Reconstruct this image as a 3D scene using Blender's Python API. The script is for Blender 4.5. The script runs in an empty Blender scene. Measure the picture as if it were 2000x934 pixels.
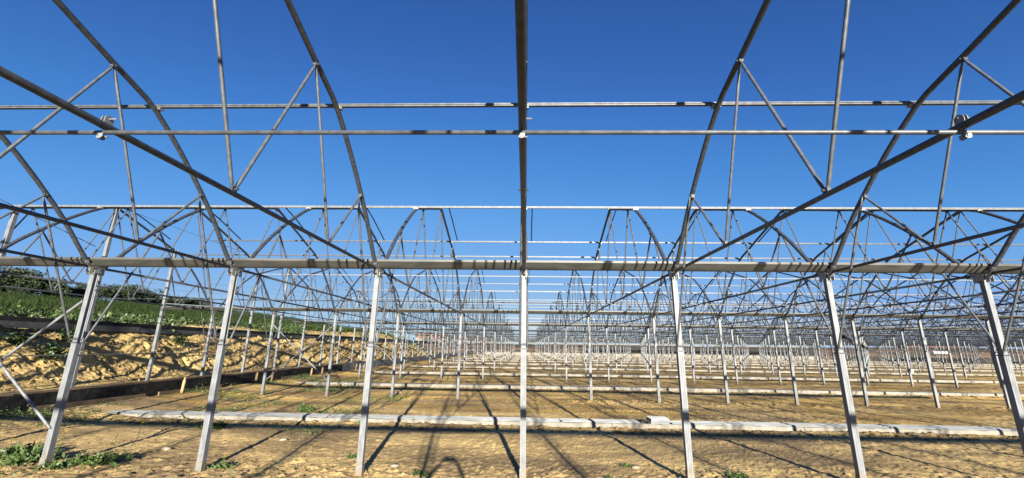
import bpy, math, random
import numpy as np
from mathutils import Vector, Matrix
random.seed(7); RNG = np.random.default_rng(7)
SC = bpy.context.scene; COL = SC.collection

# ------------------------------------------------------------------ camera, light, exposure
CAM = Vector((0.0235, 0.0, 1.915)); PITCH, YAW, ROLL, FPX = 0.25056, -0.03353, 0.013828, 823.96
fwd = Vector((math.sin(YAW)*math.cos(PITCH), math.cos(YAW)*math.cos(PITCH), math.sin(PITCH)))
rt = fwd.cross(Vector((0, 0, 1))).normalized(); up = rt.cross(fwd)
r2 = rt*math.cos(ROLL)+up*math.sin(ROLL); u2 = up*math.cos(ROLL)-rt*math.sin(ROLL)
cam = bpy.data.cameras.new('camera'); camo = bpy.data.objects.new('camera', cam); COL.objects.link(camo)
M = Matrix.Identity(4)
for k in range(3):
    M[k][0] = r2[k]; M[k][1] = u2[k]; M[k][2] = -fwd[k]; M[k][3] = CAM[k]
camo.matrix_world = M
cam.sensor_width = 36; cam.lens = FPX/2000*36; cam.clip_start = 0.05; cam.clip_end = 9000
SC.camera = camo
SUN_EL = math.radians(13.5); SH_AZ = math.radians(-9.0)           # shadows run away from the camera, a little to the left
sdir = Vector((math.sin(SH_AZ)*math.cos(SUN_EL), math.cos(SH_AZ)*math.cos(SUN_EL), -math.sin(SUN_EL)))
sl = bpy.data.lights.new('sun', 'SUN'); sl.energy = 5.0; sl.angle = math.radians(0.53); sl.color = (1.0, .91, .76)
so = bpy.data.objects.new('sun', sl); COL.objects.link(so); so.rotation_euler = sdir.to_track_quat('-Z', 'Y').to_euler()
W = bpy.data.worlds.new('World'); SC.world = W; W.use_nodes = True
nt = W.node_tree; bg = nt.nodes['Background']; sky = nt.nodes.new('ShaderNodeTexSky')
sky.sky_type = 'NISHITA'; sky.sun_disc = False; sky.sun_elevation = SUN_EL
sky.sun_rotation = math.atan2(-sdir.x, -sdir.y)
sky.altitude = 100; sky.air_density = 0.7; sky.dust_density = 0.0; sky.ozone_density = 6.0
# the phone's tone curve, applied to the sky colour as a whole
sc1 = nt.nodes.new('ShaderNodeVectorMath'); sc1.operation = 'SCALE'; sc1.inputs['Scale'].default_value = .1
cv = nt.nodes.new('ShaderNodeRGBCurve'); sc2 = nt.nodes.new('ShaderNodeVectorMath'); sc2.operation = 'SCALE'
for ch, P in enumerate([[(.024, .034), (.047, .08), (.073, .15), (.127, .25), (.188, .34), (.34, .43), (1, .56)], [(.068, .117), (.136, .275), (.208, .39), (.344, .48), (.469, .56), (.655, .64), (1, .72)], [(.188, .39), (.361, .70), (.529, .83), (.753, .84), (.897, .82), (1, .84)]]):
    c_ = cv.mapping.curves[ch]; c_.points[0].location = (0, 0); c_.points[1].location = P[-1]
    for q in P[:-1]: c_.points.new(*q)
cv.mapping.update()
EXPO = 1.7; STR = .07; sc2.inputs['Scale'].default_value = 1/(STR*2**EXPO)
nt.links.new(sky.outputs[0], sc1.inputs[0]); nt.links.new(sc1.outputs[0], cv.inputs['Color']); nt.links.new(cv.outputs[0], sc2.inputs[0]); nt.links.new(sc2.outputs[0], bg.inputs[0]); bg.inputs[1].default_value = STR
SC.view_settings.view_transform = 'Standard'; SC.view_settings.look = 'None'
SC.view_settings.exposure = EXPO; SC.view_settings.gamma = 1.0
SC.render.engine = 'CYCLES'
SC.cycles.max_bounces = 5

# ------------------------------------------------------------------ materials
def mat(name, c1, c2=None, scale=8.0, rough=.8, metal=0.0, bump=0.0, bscale=40.0, detail=5, stops=(.35, .65), rough2=None, spec=None, vec=(1, 1, 1), c3=None):
    k_ = .70 if name not in ('crop_grass', 'weed_leaf', 'broad_leaf', 'tree_foliage') else .9
    c1 = tuple(v*k_ for v in c1); c2 = tuple(v*k_ for v in c2) if c2 else None; c3 = tuple(v*k_ for v in c3) if c3 else None
    m = bpy.data.materials.new(name); m.use_nodes = True; n = m.node_tree; b = n.nodes['Principled BSDF']
    b.inputs['Roughness'].default_value = rough; b.inputs['Metallic'].default_value = metal
    if spec is not None: b.inputs['Specular IOR Level'].default_value = spec
    tc = n.nodes.new('ShaderNodeTexCoord'); mp = n.nodes.new('ShaderNodeMapping'); mp.inputs['Scale'].default_value = vec
    ge = n.nodes.new('ShaderNodeNewGeometry'); n.links.new(ge.outputs['Position'], mp.inputs[0])
    t = n.nodes.new('ShaderNodeTexNoise'); t.inputs['Scale'].default_value = scale; t.inputs['Detail'].default_value = detail
    n.links.new(mp.outputs[0], t.inputs['Vector'])
    r = n.nodes.new('ShaderNodeValToRGB'); e = r.color_ramp.elements
    e[0].position, e[1].position = stops; e[0].color = (*c1, 1); e[1].color = (*(c2 or c1), 1)
    if c3: q = e.new((stops[0]+stops[1])/2); q.color = (*c3, 1)
    n.links.new(t.outputs[0], r.inputs[0]); n.links.new(r.outputs[0], b.inputs['Base Color'])
    if rough2 is not None:
        mr = n.nodes.new('ShaderNodeMapRange'); mr.inputs['To Min'].default_value = rough; mr.inputs['To Max'].default_value = rough2
        n.links.new(t.outputs[0], mr.inputs[0]); n.links.new(mr.outputs[0], b.inputs['Roughness'])
    if bump:
        t2 = n.nodes.new('ShaderNodeTexNoise'); t2.inputs['Scale'].default_value = bscale; t2.inputs['Detail'].default_value = 6
        n.links.new(mp.outputs[0], t2.inputs['Vector'])
        bp = n.nodes.new('ShaderNodeBump'); bp.inputs['Strength'].default_value = 1; bp.inputs['Distance'].default_value = bump
        n.links.new(t2.outputs[0], bp.inputs['Height']); n.links.new(bp.outputs[0], b.inputs['Normal'])
    return m
GALV = mat('galvanised_tube', (.048, .056, .068), (.088, .10, .118), 22, .42, .35, rough2=.6)
GALVP = mat('galvanised_post', (.17, .185, .205), (.25, .27, .295), 16, .55, .12, rough2=.65, vec=(1, 1, .35))
PURL = mat('purlin_steel', (.085, .095, .11), (.14, .155, .175), 16, .5, .25)
def muddy(m, z1=.45):
    n = m.node_tree; b = n.nodes['Principled BSDF']; src = b.inputs['Base Color'].links[0].from_socket; ge = [x for x in n.nodes if x.type == 'NEW_GEOMETRY'][0]
    sp = n.nodes.new('ShaderNodeSeparateXYZ'); n.links.new(ge.outputs['Position'], sp.inputs[0])
    t = n.nodes.new('ShaderNodeTexNoise'); t.inputs['Scale'].default_value = 19; t.inputs['Detail'].default_value = 6; n.links.new(ge.outputs['Position'], t.inputs['Vector'])
    a = n.nodes.new('ShaderNodeMath'); a.operation = 'MULTIPLY_ADD'; a.inputs[1].default_value = 1.1; a.inputs[2].default_value = -.42; n.links.new(t.outputs[0], a.inputs[0])
    d = n.nodes.new('ShaderNodeMath'); d.operation = 'SUBTRACT'; n.links.new(a.outputs[0], d.inputs[0]); n.links.new(sp.outputs['Z'], d.inputs[1])
    r = n.nodes.new('ShaderNodeMapRange'); r.inputs['From Min'].default_value = -.12; r.inputs['From Max'].default_value = .10; r.inputs['To Max'].default_value = .7; n.links.new(d.outputs[0], r.inputs[0])
    mx = n.nodes.new('ShaderNodeMix'); mx.data_type = 'RGBA'; n.links.new(r.outputs[0], mx.inputs['Factor']); n.links.new(src, mx.inputs['A']); mx.inputs['B'].default_value = (.17, .125, .06, 1)
    n.links.new(mx.outputs['Result'], b.inputs['Base Color'])
muddy(GALVP)
GALVG = mat('galvanised_gutter', (.075, .08, .078), (.12, .125, .12), 9, .5, .25, rough2=.6, vec=(.3, 1, 1))
BRIGHT = mat('bright_zinc_plate', (.30, .30, .28), (.42, .42, .39), 30, .4, .3)
ALU = mat('aluminium_profile', (.13, .145, .165), (.24, .26, .28), 12, .5, .2, vec=(.2, 1, 1))
CONC = mat('concrete', (.20, .188, .16), (.31, .29, .25), 5, .9, bump=.004, bscale=60)
WOOD = mat('weathered_wood', (.13, .085, .05), (.27, .19, .115), 7, .85, bump=.002, bscale=50, vec=(1, .25, 1))
STAKE = mat('fresh_timber', (.34, .21, .10), (.48, .33, .17), 10, .8, vec=(1, 1, .2))
FILM = mat('black_film', (.006, .006, .006), (.03, .03, .028), 5, .55, rough2=.85, spec=.25, bump=.012, bscale=7)
FILMB = mat('blue_grey_film', (.06, .075, .10), (.16, .18, .21), 4, .4, bump=.02, bscale=5)
RUBBER = mat('black_rubber', (.012, .012, .012), (.02, .02, .02), 5, .7)
LEAF = mat('weed_leaf', (.025, .050, .010), (.07, .12, .022), 14, .6)
LEAFB = mat('broad_leaf', (.018, .038, .009), (.07, .11, .026), 5, .55)
GRASS = mat('crop_grass', (.010, .020, .006), (.030, .048, .012), 1.2, .8, spec=.1)
CROWN = mat('tree_foliage', (.010, .022, .006), (.035, .055, .014), 1.2, .7)
BARK = mat('bark', (.06, .045, .03), (.10, .08, .06), 6, .9)
YELLOW = mat('yellow_petal', (.75, .58, .02), (.80, .66, .03), 10, .6)
WALLW = mat('rendered_wall', (.22, .20, .18), (.27, .25, .23), 1, .9)
ROOFR = mat('roof_tiles', (.20, .10, .08), (.26, .14, .11), 3, .85)
GLASS = mat('dark_window_glass', (.03, .035, .04), (.04, .045, .05), 1, .1)
CARW = mat('white_car_paint', (.78, .78, .78), (.80, .80, .80), 1, .25)
STONE = mat('pale_stone', (.28, .23, .16), (.38, .33, .25), 9, .9, bump=.004)
SKIN = mat('skin', (.45, .28, .20), (.50, .32, .23), 5, .6); CLOTH = mat('blue_cloth', (.06, .08, .14), (.09, .11, .18), 20, .9)

def soil_mat(name, a, b, c, clod=.02, fine=.008, gold=False):
    m = mat(name, a, b, .55, .95, detail=9, stops=(.40, .62), c3=c, spec=.1, vec=(.55, 1.3, 1))
    n = m.node_tree; bs = n.nodes['Principled BSDF']; ge = [x for x in n.nodes if x.type == 'NEW_GEOMETRY'][0]
    ramp = [x for x in n.nodes if x.type == 'VALTORGB'][0]
    # grain: crumbs lighter and darker than the bed
    t = n.nodes.new('ShaderNodeTexNoise'); t.inputs['Scale'].default_value = 26; t.inputs['Detail'].default_value = 6; n.links.new(ge.outputs[0], t.inputs['Vector'])
    mr = n.nodes.new('ShaderNodeMapRange'); mr.inputs['From Min'].default_value = .3; mr.inputs['From Max'].default_value = .7
    mr.inputs['To Min'].default_value = .72; mr.inputs['To Max'].default_value = 1.22; n.links.new(t.outputs[0], mr.inputs[0])
    mx = n.nodes.new('ShaderNodeVectorMath'); mx.operation = 'SCALE'; n.links.new(ramp.outputs[0], mx.inputs[0]); n.links.new(mr.outputs[0], mx.inputs['Scale'])
    # short dark flecks and furrow streaks lying along the beds
    mp2 = n.nodes.new('ShaderNodeMapping'); mp2.inputs['Scale'].default_value = (.45, 2.2, 1); n.links.new(ge.outputs[0], mp2.inputs[0])
    t3 = n.nodes.new('ShaderNodeTexNoise'); t3.inputs['Scale'].default_value = 5.5; t3.inputs['Detail'].default_value = 7; t3.inputs['Roughness'].default_value = .7; n.links.new(mp2.outputs[0], t3.inputs['Vector'])
    mr3 = n.nodes.new('ShaderNodeMapRange'); mr3.inputs['From Min'].default_value = .32; mr3.inputs['From Max'].default_value = .46; mr3.inputs['To Min'].default_value = .62; mr3.inputs['To Max'].default_value = 1.0; n.links.new(t3.outputs[0], mr3.inputs[0])
    mx3 = n.nodes.new('ShaderNodeVectorMath'); mx3.operation = 'SCALE'; n.links.new(mx.outputs[0], mx3.inputs[0]); n.links.new(mr3.outputs[0], mx3.inputs['Scale'])
    last = mx3.outputs[0]
    if gold:   # the beds farther in are raked up yellow clay
        sp = n.nodes.new('ShaderNodeSeparateXYZ'); n.links.new(ge.outputs[0], sp.inputs[0])
        t4 = n.nodes.new('ShaderNodeTexNoise'); t4.inputs['Scale'].default_value = .5; t4.inputs['Detail'].default_value = 5; n.links.new(mp2.outputs[0], t4.inputs['Vector'])
        a1 = n.nodes.new('ShaderNodeMapRange'); a1.inputs['From Min'].default_value = 11.5; a1.inputs['From Max'].default_value = 14; n.links.new(sp.outputs['Y'], a1.inputs[0])
        a2 = n.nodes.new('ShaderNodeMapRange'); a2.inputs['From Min'].default_value = .40; a2.inputs['From Max'].default_value = .60; a2.inputs['To Max'].default_value = .8; n.links.new(t4.outputs[0], a2.inputs[0])
        a3 = n.nodes.new('ShaderNodeMath'); a3.operation = 'MULTIPLY'; n.links.new(a1.outputs[0], a3.inputs[0]); n.links.new(a2.outputs[0], a3.inputs[1])
        gm = n.nodes.new('ShaderNodeVectorMath'); gm.operation = 'MULTIPLY'; gm.inputs[1].default_value = (1.12, 1.0, .62); n.links.new(last, gm.inputs[0])
        mm = n.nodes.new('ShaderNodeMix'); mm.data_type = 'RGBA'; n.links.new(a3.outputs[0], mm.inputs['Factor']); n.links.new(last, mm.inputs['A']); n.links.new(gm.outputs[0], mm.inputs['B']); last = mm.outputs['Result']
    n.links.new(last, bs.inputs['Base Color'])
    v = n.nodes.new('ShaderNodeTexNoise'); v.inputs['Scale'].default_value = 14; v.inputs['Detail'].default_value = 8; v.inputs['Roughness'].default_value = .65
    n.links.new(ge.outputs[0], v.inputs['Vector'])
    bp = n.nodes.new('ShaderNodeBump'); bp.inputs['Distance'].default_value = clod; n.links.new(v.outputs[0], bp.inputs['Height'])
    v2 = n.nodes.new('ShaderNodeTexNoise'); v2.inputs['Scale'].default_value = 70; v2.inputs['Detail'].default_value = 4; n.links.new(ge.outputs[0], v2.inputs['Vector'])
    bp2 = n.nodes.new('ShaderNodeBump'); bp2.inputs['Distance'].default_value = fine; n.links.new(v2.outputs[0], bp2.inputs['Height'])
    n.links.new(bp.outputs[0], bp2.inputs['Normal']); n.links.new(bp2.outputs[0], bs.inputs['Normal'])
    return m
SOIL = soil_mat('tilled_soil', (.32, .235, .125), (.72, .525, .235), (.52, .375, .175), .014, .010, gold=True)
CLAY = soil_mat('yellow_clay', (.44, .32, .145), (.68, .505, .22), (.57, .42, .18), .03, .012)
DSOIL = soil_mat('darkened_soil', (.16, .115, .06), (.26, .19, .09), (.21, .15, .075))  # soil darkened for the clods, offsetting in colour the sun on their faces
FAR = soil_mat('far_soil', (.07, .062, .052), (.19, .13, .09), (.11, .09, .07))
FARG = mat('far_field_green', (.07, .09, .04), (.17, .15, .08), .02, .95, detail=7)

# ------------------------------------------------------------------ mesh helpers
class MB:
    def __init__(s): s.v = []; s.f = []
    def add(s, v, f):
        o = len(s.v); s.v += [tuple(p) for p in v]; s.f += [tuple(i+o for i in q) for q in f]; return s
    def tube(s, pts, r, n=8, caps=True):
        pts = [Vector(p) for p in pts]; rings = []; N = len(pts); v = []; f = []
        ref = None
        for k, p in enumerate(pts):
            d = (pts[min(k+1, N-1)]-pts[max(k-1, 0)]).normalized()
            if ref is None: ref = Vector((0, 0, 1)) if abs(d.z) < .9 else Vector((1, 0, 0))
            a = d.cross(ref).normalized(); b = a.cross(d)
            rr = r[k] if isinstance(r, (list, tuple)) else r
            for j in range(n):
                t = 2*math.pi*j/n; v.append(p+a*math.cos(t)*rr+b*math.sin(t)*rr)
        for k in range(N-1):
            for j in range(n):
                j2 = (j+1) % n; f.append((k*n+j, k*n+j2, (k+1)*n+j2, (k+1)*n+j))
        if caps: f.append(tuple(range(n-1, -1, -1))); f.append(tuple(range((N-1)*n, N*n)))
        return s.add(v, f)
    def box(s, a, b):
        (x0, y0, z0), (x1, y1, z1) = a, b
        v = [(x0, y0, z0), (x1, y0, z0), (x1, y1, z0), (x0, y1, z0), (x0, y0, z1), (x1, y0, z1), (x1, y1, z1), (x0, y1, z1)]
        return s.add(v, [(3, 2, 1, 0), (4, 5, 6, 7), (0, 1, 5, 4), (1, 2, 6, 5), (2, 3, 7, 6), (3, 0, 4, 7)])
    def beam(s, p, q, w, h, upv=(0, 0, 1)):
        p, q = Vector(p), Vector(q); d = (q-p).normalized(); a = d.cross(Vector(upv)).normalized()*w/2; b = a.cross(d).normalized()*h/2
        v = [p-a-b, p+a-b, p+a+b, p-a+b, q-a-b, q+a-b, q+a+b, q-a+b]
        return s.add(v, [(0, 1, 2, 3), (7, 6, 5, 4), (0, 4, 5, 1), (1, 5, 6, 2), (2, 6, 7, 3), (3, 7, 4, 0)])
    def prism(s, poly, axis, a, b):
        """poly: 2-D outline; axis 'x' -> (y,z) outline swept along x; axis 'z' -> (x,y) outline swept along z"""
        n = len(poly); P = (lambda u, w, t: (t, u, w)) if axis == 'x' else ((lambda u, w, t: (u, w, t)) if axis == 'z' else (lambda u, w, t: (u, t, w)))
        v = [P(u, w, a) for u, w in poly]+[P(u, w, b) for u, w in poly]
        f = [(k, (k+1) % n, n+(k+1) % n, n+k) for k in range(n)]+[tuple(range(n-1, -1, -1)), tuple(range(n, 2*n))]
        return s.add(v, f)
    def mesh(s, name, m, smooth=False):
        me = bpy.data.meshes.new(name); me.from_pydata(s.v, [], s.f); me.materials.append(m)
        if smooth: me.polygons.foreach_set('use_smooth', [True]*len(me.polygons))
        me.update(); return me
def link(name, me, parent=None, loc=None):
    o = bpy.data.objects.new(name, me); COL.objects.link(o)
    if parent: o.parent = parent
    if loc: o.location = loc
    return o
def tag(o, label, cat, group=None, kind=None):
    o['label'] = label
    if cat: o['category'] = cat
    if group: o['group'] = group
    if kind: o['kind'] = kind
    return o
def fastmesh(name, V, F, m, smooth=True):
    me = bpy.data.meshes.new(name); V = np.asarray(V, np.float32); F = np.asarray(F, np.int32); k = F.shape[1]
    me.vertices.add(len(V)); me.vertices.foreach_set('co', V.ravel())
    me.loops.add(F.size); me.loops.foreach_set('vertex_index', F.ravel())
    me.polygons.add(len(F)); me.polygons.foreach_set('loop_start', np.arange(0, F.size, k, dtype=np.int32))
    try: me.polygons.foreach_set('loop_total', np.full(len(F), k, dtype=np.int32))
    except Exception: pass
    me.polygons.foreach_set('use_smooth', np.full(len(F), smooth)); me.materials.append(m); me.update(calc_edges=True); return me
def gridfaces(nr, nc):
    i = np.arange((nr-1)*(nc-1)); r = i//(nc-1); c = i % (nc-1); a = r*nc+c
    return np.stack([a, a+1, a+nc+1, a+nc], 1)
def h2(ix, iy, seed):
    h = (ix.astype(np.int64)*374761393+iy.astype(np.int64)*668265263+seed*974711) & 0xffffffff
    h = ((h ^ (h >> 13))*1274126177) & 0xffffffff
    return ((h ^ (h >> 16)) & 0xffff)/65535.0
def noise(x, y, seed=0):
    ix = np.floor(x); iy = np.floor(y); fx = x-ix; fy = y-iy; ix = ix.astype(np.int64); iy = iy.astype(np.int64)
    sx = fx*fx*(3-2*fx); sy = fy*fy*(3-2*fy)
    a = h2(ix, iy, seed); b = h2(ix+1, iy, seed); c = h2(ix, iy+1, seed); d = h2(ix+1, iy+1, seed)
    return (a+(b-a)*sx)*(1-sy)+(c+(d-c)*sx)*sy
def fbm(x, y, o=4, seed=0):
    s = 0; a = .5
    for k in range(o): s = s+a*noise(x*2**k+k*13.7, y*2**k-k*7.1, seed+k); a *= .5
    return s/(1-.5**o)
def sstep(a, b, x):
    t = np.clip((x-a)/(b-a), 0, 1); return t*t*(3-2*t)

# ------------------------------------------------------------------ layout numbers
S = 2.47; D1 = 6.985; BW = 9.6; GZ = 3.303; WX = -12.35
def rowy(n): return D1+(n-1)*BW
def ystrip(n): return rowy(n)+4.75
ORD = ['', 'first', 'second', 'third', 'fourth', 'fifth', 'sixth', 'seventh', 'eighth', 'ninth', 'tenth', 'eleventh', 'twelfth', 'thirteenth', 'fourteenth', 'fifteenth', 'sixteenth', 'seventeenth', 'eighteenth', 'nineteenth', 'twentieth',
       'twenty-first', 'twenty-second', 'twenty-third', 'twenty-fourth', 'twenty-fifth', 'twenty-sixth', 'twenty-seventh', 'twenty-eighth', 'twenty-ninth', 'thirtieth', 'thirty-first', 'thirty-second', 'thirty-third', 'thirty-fourth', 'thirty-fifth', 'thirty-sixth', 'thirty-seventh', 'thirty-eighth', 'thirty-ninth', 'fortieth']
def colword(i):
    if i == 0: return 'on the centre line'
    return '%s %s of the centre line' % (ORD[abs(i)], 'left' if i < 0 else 'right')
def rowword(n): return {1: 'nearest row', 0: 'row just behind the viewpoint', -1: 'farther row behind the viewpoint'}.get(n, '%s row away' % ORD[max(n, 1)])
def bayword(b): return {0: 'over the viewpoint', -1: 'behind the viewpoint'}.get(b, 'in the %s span beyond it' % ORD[max(b, 1)])
def inside(X, Y): return not (X > 68 and Y > 98-(X-68)*.75)

# ------------------------------------------------------------------ ground
def ground_h(X, Y):
    near = np.exp(-np.maximum(Y-6, 0)/14)
    z = .05*(fbm(X*.35, Y*.8, 3, 1)-.5)
    z += .030*(fbm(X*.5, Y*2.6, 4, 5)-.5)                      # furrows along the beds
    cl = fbm(X*5.5, Y*5.5, 3, 11); z += .045*np.clip(cl-.52, 0, 1)*(.2+1.6*fbm(X*.4, Y*1.0, 2, 31)); z += .022*np.clip(fbm(X*12, Y*14, 2, 12)-.56, 0, 1)*2*(.3+fbm(X*.3, Y*.9, 2, 33))
    rough = sstep(.45, .62, fbm(X*.6, Y*.9, 3, 21))
    rowd = np.abs((Y-D1+BW/2) % BW-BW/2)                       # distance to the nearest post row
    rr = np.clip(1-np.abs(rowd-.15)/.85, 0, 1)
    z += (.022*rough+.040*rr)*np.clip(fbm(X*10, Y*10, 3, 41)-.42, 0, 1)*2+.03*rr*(fbm(X*1.3, Y*2, 2, 43)-.5)
    sd = (Y-ystrip(1)+BW/2) % BW-BW/2                          # distance from the nearest concrete strip
    ed = np.exp(-((sd+.48)/.16)**2)
    z += ed*(.0+.11*np.clip(fbm(X*3.2, Y*6, 3, 51)-.35, 0, 1))
    z -= .05*np.exp(-((sd+1.05)/.3)**2)
    z += .010*(noise(X*22, Y*22, 61)-.5)*(.4+1.2*fbm(X*.5, Y*1.2, 2, 62))
    # rises gently to the wall on the left
    z += .20*sstep(-9.5, -12.0, X)
    return z
def spaced(a, b, d0, g):
    out = [a]; d = d0
    while out[-1] < b: out.append(out[-1]+d); d *= g
    return out
xs = np.array([-12.30]+list(np.arange(-12.2, 11, .045))+spaced(11.05, 40, .05, 1.012)+spaced(40.5, 170, .5, 1.03))
ys = np.array(list(np.arange(-45, 4.5, 1.2))+spaced(4.6, 150, .03, 1.0125))
GX, GY = np.meshgrid(xs, ys); GZh = ground_h(GX, GY)
me = fastmesh('ground', np.stack([GX, GY, GZh], -1).reshape(-1, 3), gridfaces(len(ys), len(xs)), SOIL, False)
tag(link('ground', me), 'tilled brown soil under the greenhouse frame, crossed by long shadows', None, kind='structure')
def gz(x, y): return float(ground_h(np.array([x], float), np.array([y], float))[0])
# outer land to the horizon
mb = MB()
xs2 = [-4000, -1500, -600, -200, -12.4, 60, 160, 400, 900, 2000, 5000]; ys2 = [-60, -45, 60, 148, 300, 700, 1500, 3500, 7000]
v = [(x, y, -.35 if y < 149 else -.35-.0006*(y-149)) for y in ys2 for x in xs2]
mb.add(v, [tuple(q) for q in gridfaces(len(ys2), len(xs2)).tolist()])
tag(link('land', mb.mesh('land', FARG)), 'flat farmland running to the horizon', None, kind='structure')

# ------------------------------------------------------------------ left embankment and field
def bank_z(X, Y):
    """height of bank; X negative going left"""
    st = 48+1.1*np.clip(-X-17, 0, 90); fade = 1-sstep(0, 1, (Y-st)/(30+1.2*np.clip(-X-17, 0, 90)))
    a = np.interp(-X, [12.3, 12.75, 13.1, 13.75, 14.5, 14.9, 15.6, 17.2, 22, 60, 95, 140, 400], [.66, .68, .95, 1.7, 2.28, 2.36, 2.55, 2.74, 3.0, 6.0, 7.3, 7.8, 8])
    a = a*(1+.0055*np.clip(Y-14, -14, 75)*sstep(14.5, 17, -X))
    return .1+(a-.1)*(fade*.97+.03)
ysb = np.array(list(np.arange(-12, 4, .5))+spaced(4, 60, .045, 1.006)+spaced(60.5, 110, .5, 1.03))
xsb = -np.array([12.42, 12.6, 12.75]+list(np.arange(12.8, 14.95, .045))+list(np.arange(15, 17.5, .09)))
BX, BY = np.meshgrid(xsb, ysb); BZ = bank_z(BX, BY)
face = sstep(12.75, 13.1, -BX)*(1-sstep(14.5, 14.95, -BX)); u = -BX*1.6
sh_ = BY+.55*u+.30*(fbm(BY*1.3, u, 2, 7)-.5); g1 = fbm(BY*.7, u*.5, 3, 71); st_ = fbm(sh_*4.2, u*.9, 4, 81); g3 = fbm(sh_*10, u*4, 3, 91); g4 = fbm(BY*19, u*13, 2, 121)
rid = 1-np.abs(2*fbm(sh_*1.5, u*.5, 3, 101)-1); crack = np.clip(np.abs(2*fbm(sh_*5.5, u*2.4, 3, 131)-1)*5, 0, 1)
amp = .55+.9*fbm(BY*.5, u*.4, 2, 141)
disp = face*(.42*(g1-.5)+amp*(.17*(st_-.5)+.11*(g3-.5)+.085*(g4-.5))+.09*(rid-.7)-.028*(1-crack))
BXd = BX+disp*.9; BYd = BY+.12*face*(g3-.5); BZd = BZ+disp*.30+.10*(g3-.5)*sstep(14.9, 15.3, -BX)+.05*(g3-.5)*sstep(12.5, 12.8, -BX)
BXd = np.minimum(BXd, -12.62+0*BXd) if False else np.where(face > .02, np.minimum(BXd, -12.7), BXd)
me = fastmesh('embankment', np.stack([BXd, BYd, BZd], -1).reshape(-1, 3), gridfaces(len(ysb), len(xsb))[:, ::-1], CLAY, False)
tag(link('embankment', me), 'cut yellow clay bank with eroded clods along the left side', None, kind='structure')
xf = -np.array([17.1, 18, 20, 23, 27, 33, 40, 50, 60, 75, 95, 140, 240, 400]); yf = np.array([-30, -10, 0, 8, 16, 24, 32, 40, 48, 56, 64, 72, 80, 95, 120, 160, 260, 400])
FX, FY = np.meshgrid(xf, yf); FZ = bank_z(FX, FY)+.3*(fbm(FX*.05, FY*.05, 2, 3)-.5)*sstep(18, 30, -FX)
FZ[:, 0] -= .03
me = fastmesh('field', np.stack([FX, FY, FZ], -1).reshape(-1, 3), gridfaces(len(yf), len(xf))[:, ::-1], GRASS)
tag(link('field', me), 'green crop field sloping up behind the clay bank', None, kind='structure')

def leaf_cloud(name, pts, size, m, per=6, spread=.12, upright=.5, parent=None, aspect=2.2, seed=1):
    """many small leaf blades as quads around each point; pts rows x,y,z,scale"""
    R = np.random.default_rng(seed); P = np.repeat(np.asarray(pts, float), per, 0); n = len(P); sc = P[:, 3:4]
    c = P[:, :3]+R.normal(0, 1, (n, 3))*spread*sc*[1, 1, .6]+[0, 0, 0]
    d = R.normal(0, 1, (n, 3)); d[:, 2] = np.abs(d[:, 2])*upright*2+upright*.4; d /= np.linalg.norm(d, axis=1, keepdims=True)
    w = np.cross(d, R.normal(0, 1, (n, 3))); w /= np.linalg.norm(w, axis=1, keepdims=True)
    L = size*sc*R.uniform(.6, 1.3, (n, 1)); ww = L/aspect/2
    V = np.stack([c, c+d*L*.5+w*ww, c+d*L, c+d*L*.5-w*ww], 1).reshape(-1, 3)
    return fastmesh(name, V, np.arange(4*n).reshape(-1, 4), m, False)
# crop grass over the field (denser at the front edge)
n = 26000; yy = RNG.uniform(4, 90, n); dd = RNG.uniform(0, 1, n)**1.8*55; X = -17.0-dd; Z = bank_z(X, yy)
keep = bank_z(X, yy) > .6
me = leaf_cloud('crop', np.stack([X, yy, Z-.12, .85+0*dd], 1)[keep], .42, GRASS, 6, .22, 1.4, aspect=9, seed=3)
tag(link('crop_grass', me), 'dense green grassy crop standing on the field above the bank', 'grass', kind='stuff')
# weeds on the bench above the channel
n = 2300; yy = RNG.uniform(5, 70, n); X = -RNG.uniform(14.75, 17.4, n); f = fbm(X*.7, yy*.35, 2, 7)
keep = (f > .42+.16*sstep(18, 40, yy)) & (bank_z(X, yy) > .7); pts = np.stack([X, yy, bank_z(X, yy)+.05, RNG.uniform(.6, 1.4, n)], 1)[keep]
me = leaf_cloud('weeds', pts, .11, LEAFB, 26, .17, .35, aspect=1.6, seed=4)
tag(link('bank_weeds', me), 'leafy green weeds growing along the top of the clay bank', 'weeds', kind='stuff')
# ------------------------------------------------------------------ concrete wall along the embankment
w = tag(link('retaining_wall', None, loc=(0, 0, 0)), 'low black-lined retaining wall under the clay bank, planks on top', 'wall')
YW = (3.0, 29.0)
mb = MB(); mb.box((-12.62, YW[0], -.3), (-12.22, 105, .60)); link('concrete_core', mb.mesh('wall_core', CONC), w)
yv = np.arange(YW[0], YW[1], .07); zv = np.linspace(.02, .625, 12); A, B = np.meshgrid(yv, zv)
bx = -12.20+.05*fbm(A*1.3, B*3, 3, 5)-.01; me = fastmesh('black_lining', np.stack([bx, A, B], -1).reshape(-1, 3), gridfaces(len(zv), len(yv)), FILM); link('black_lining', me, w)
yv = np.arange(YW[1]+.05, 104, .25); A, B = np.meshgrid(yv, np.linspace(.02, .72, 8))
bx = -12.20+.10*fbm(A*.9, B*3, 3, 6); me = fastmesh('grey_film', np.stack([bx, A, B], -1).reshape(-1, 3), gridfaces(8, len(yv)), FILMB); link('film_lining', me, w)
y = YW[0]; k = 0
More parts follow.
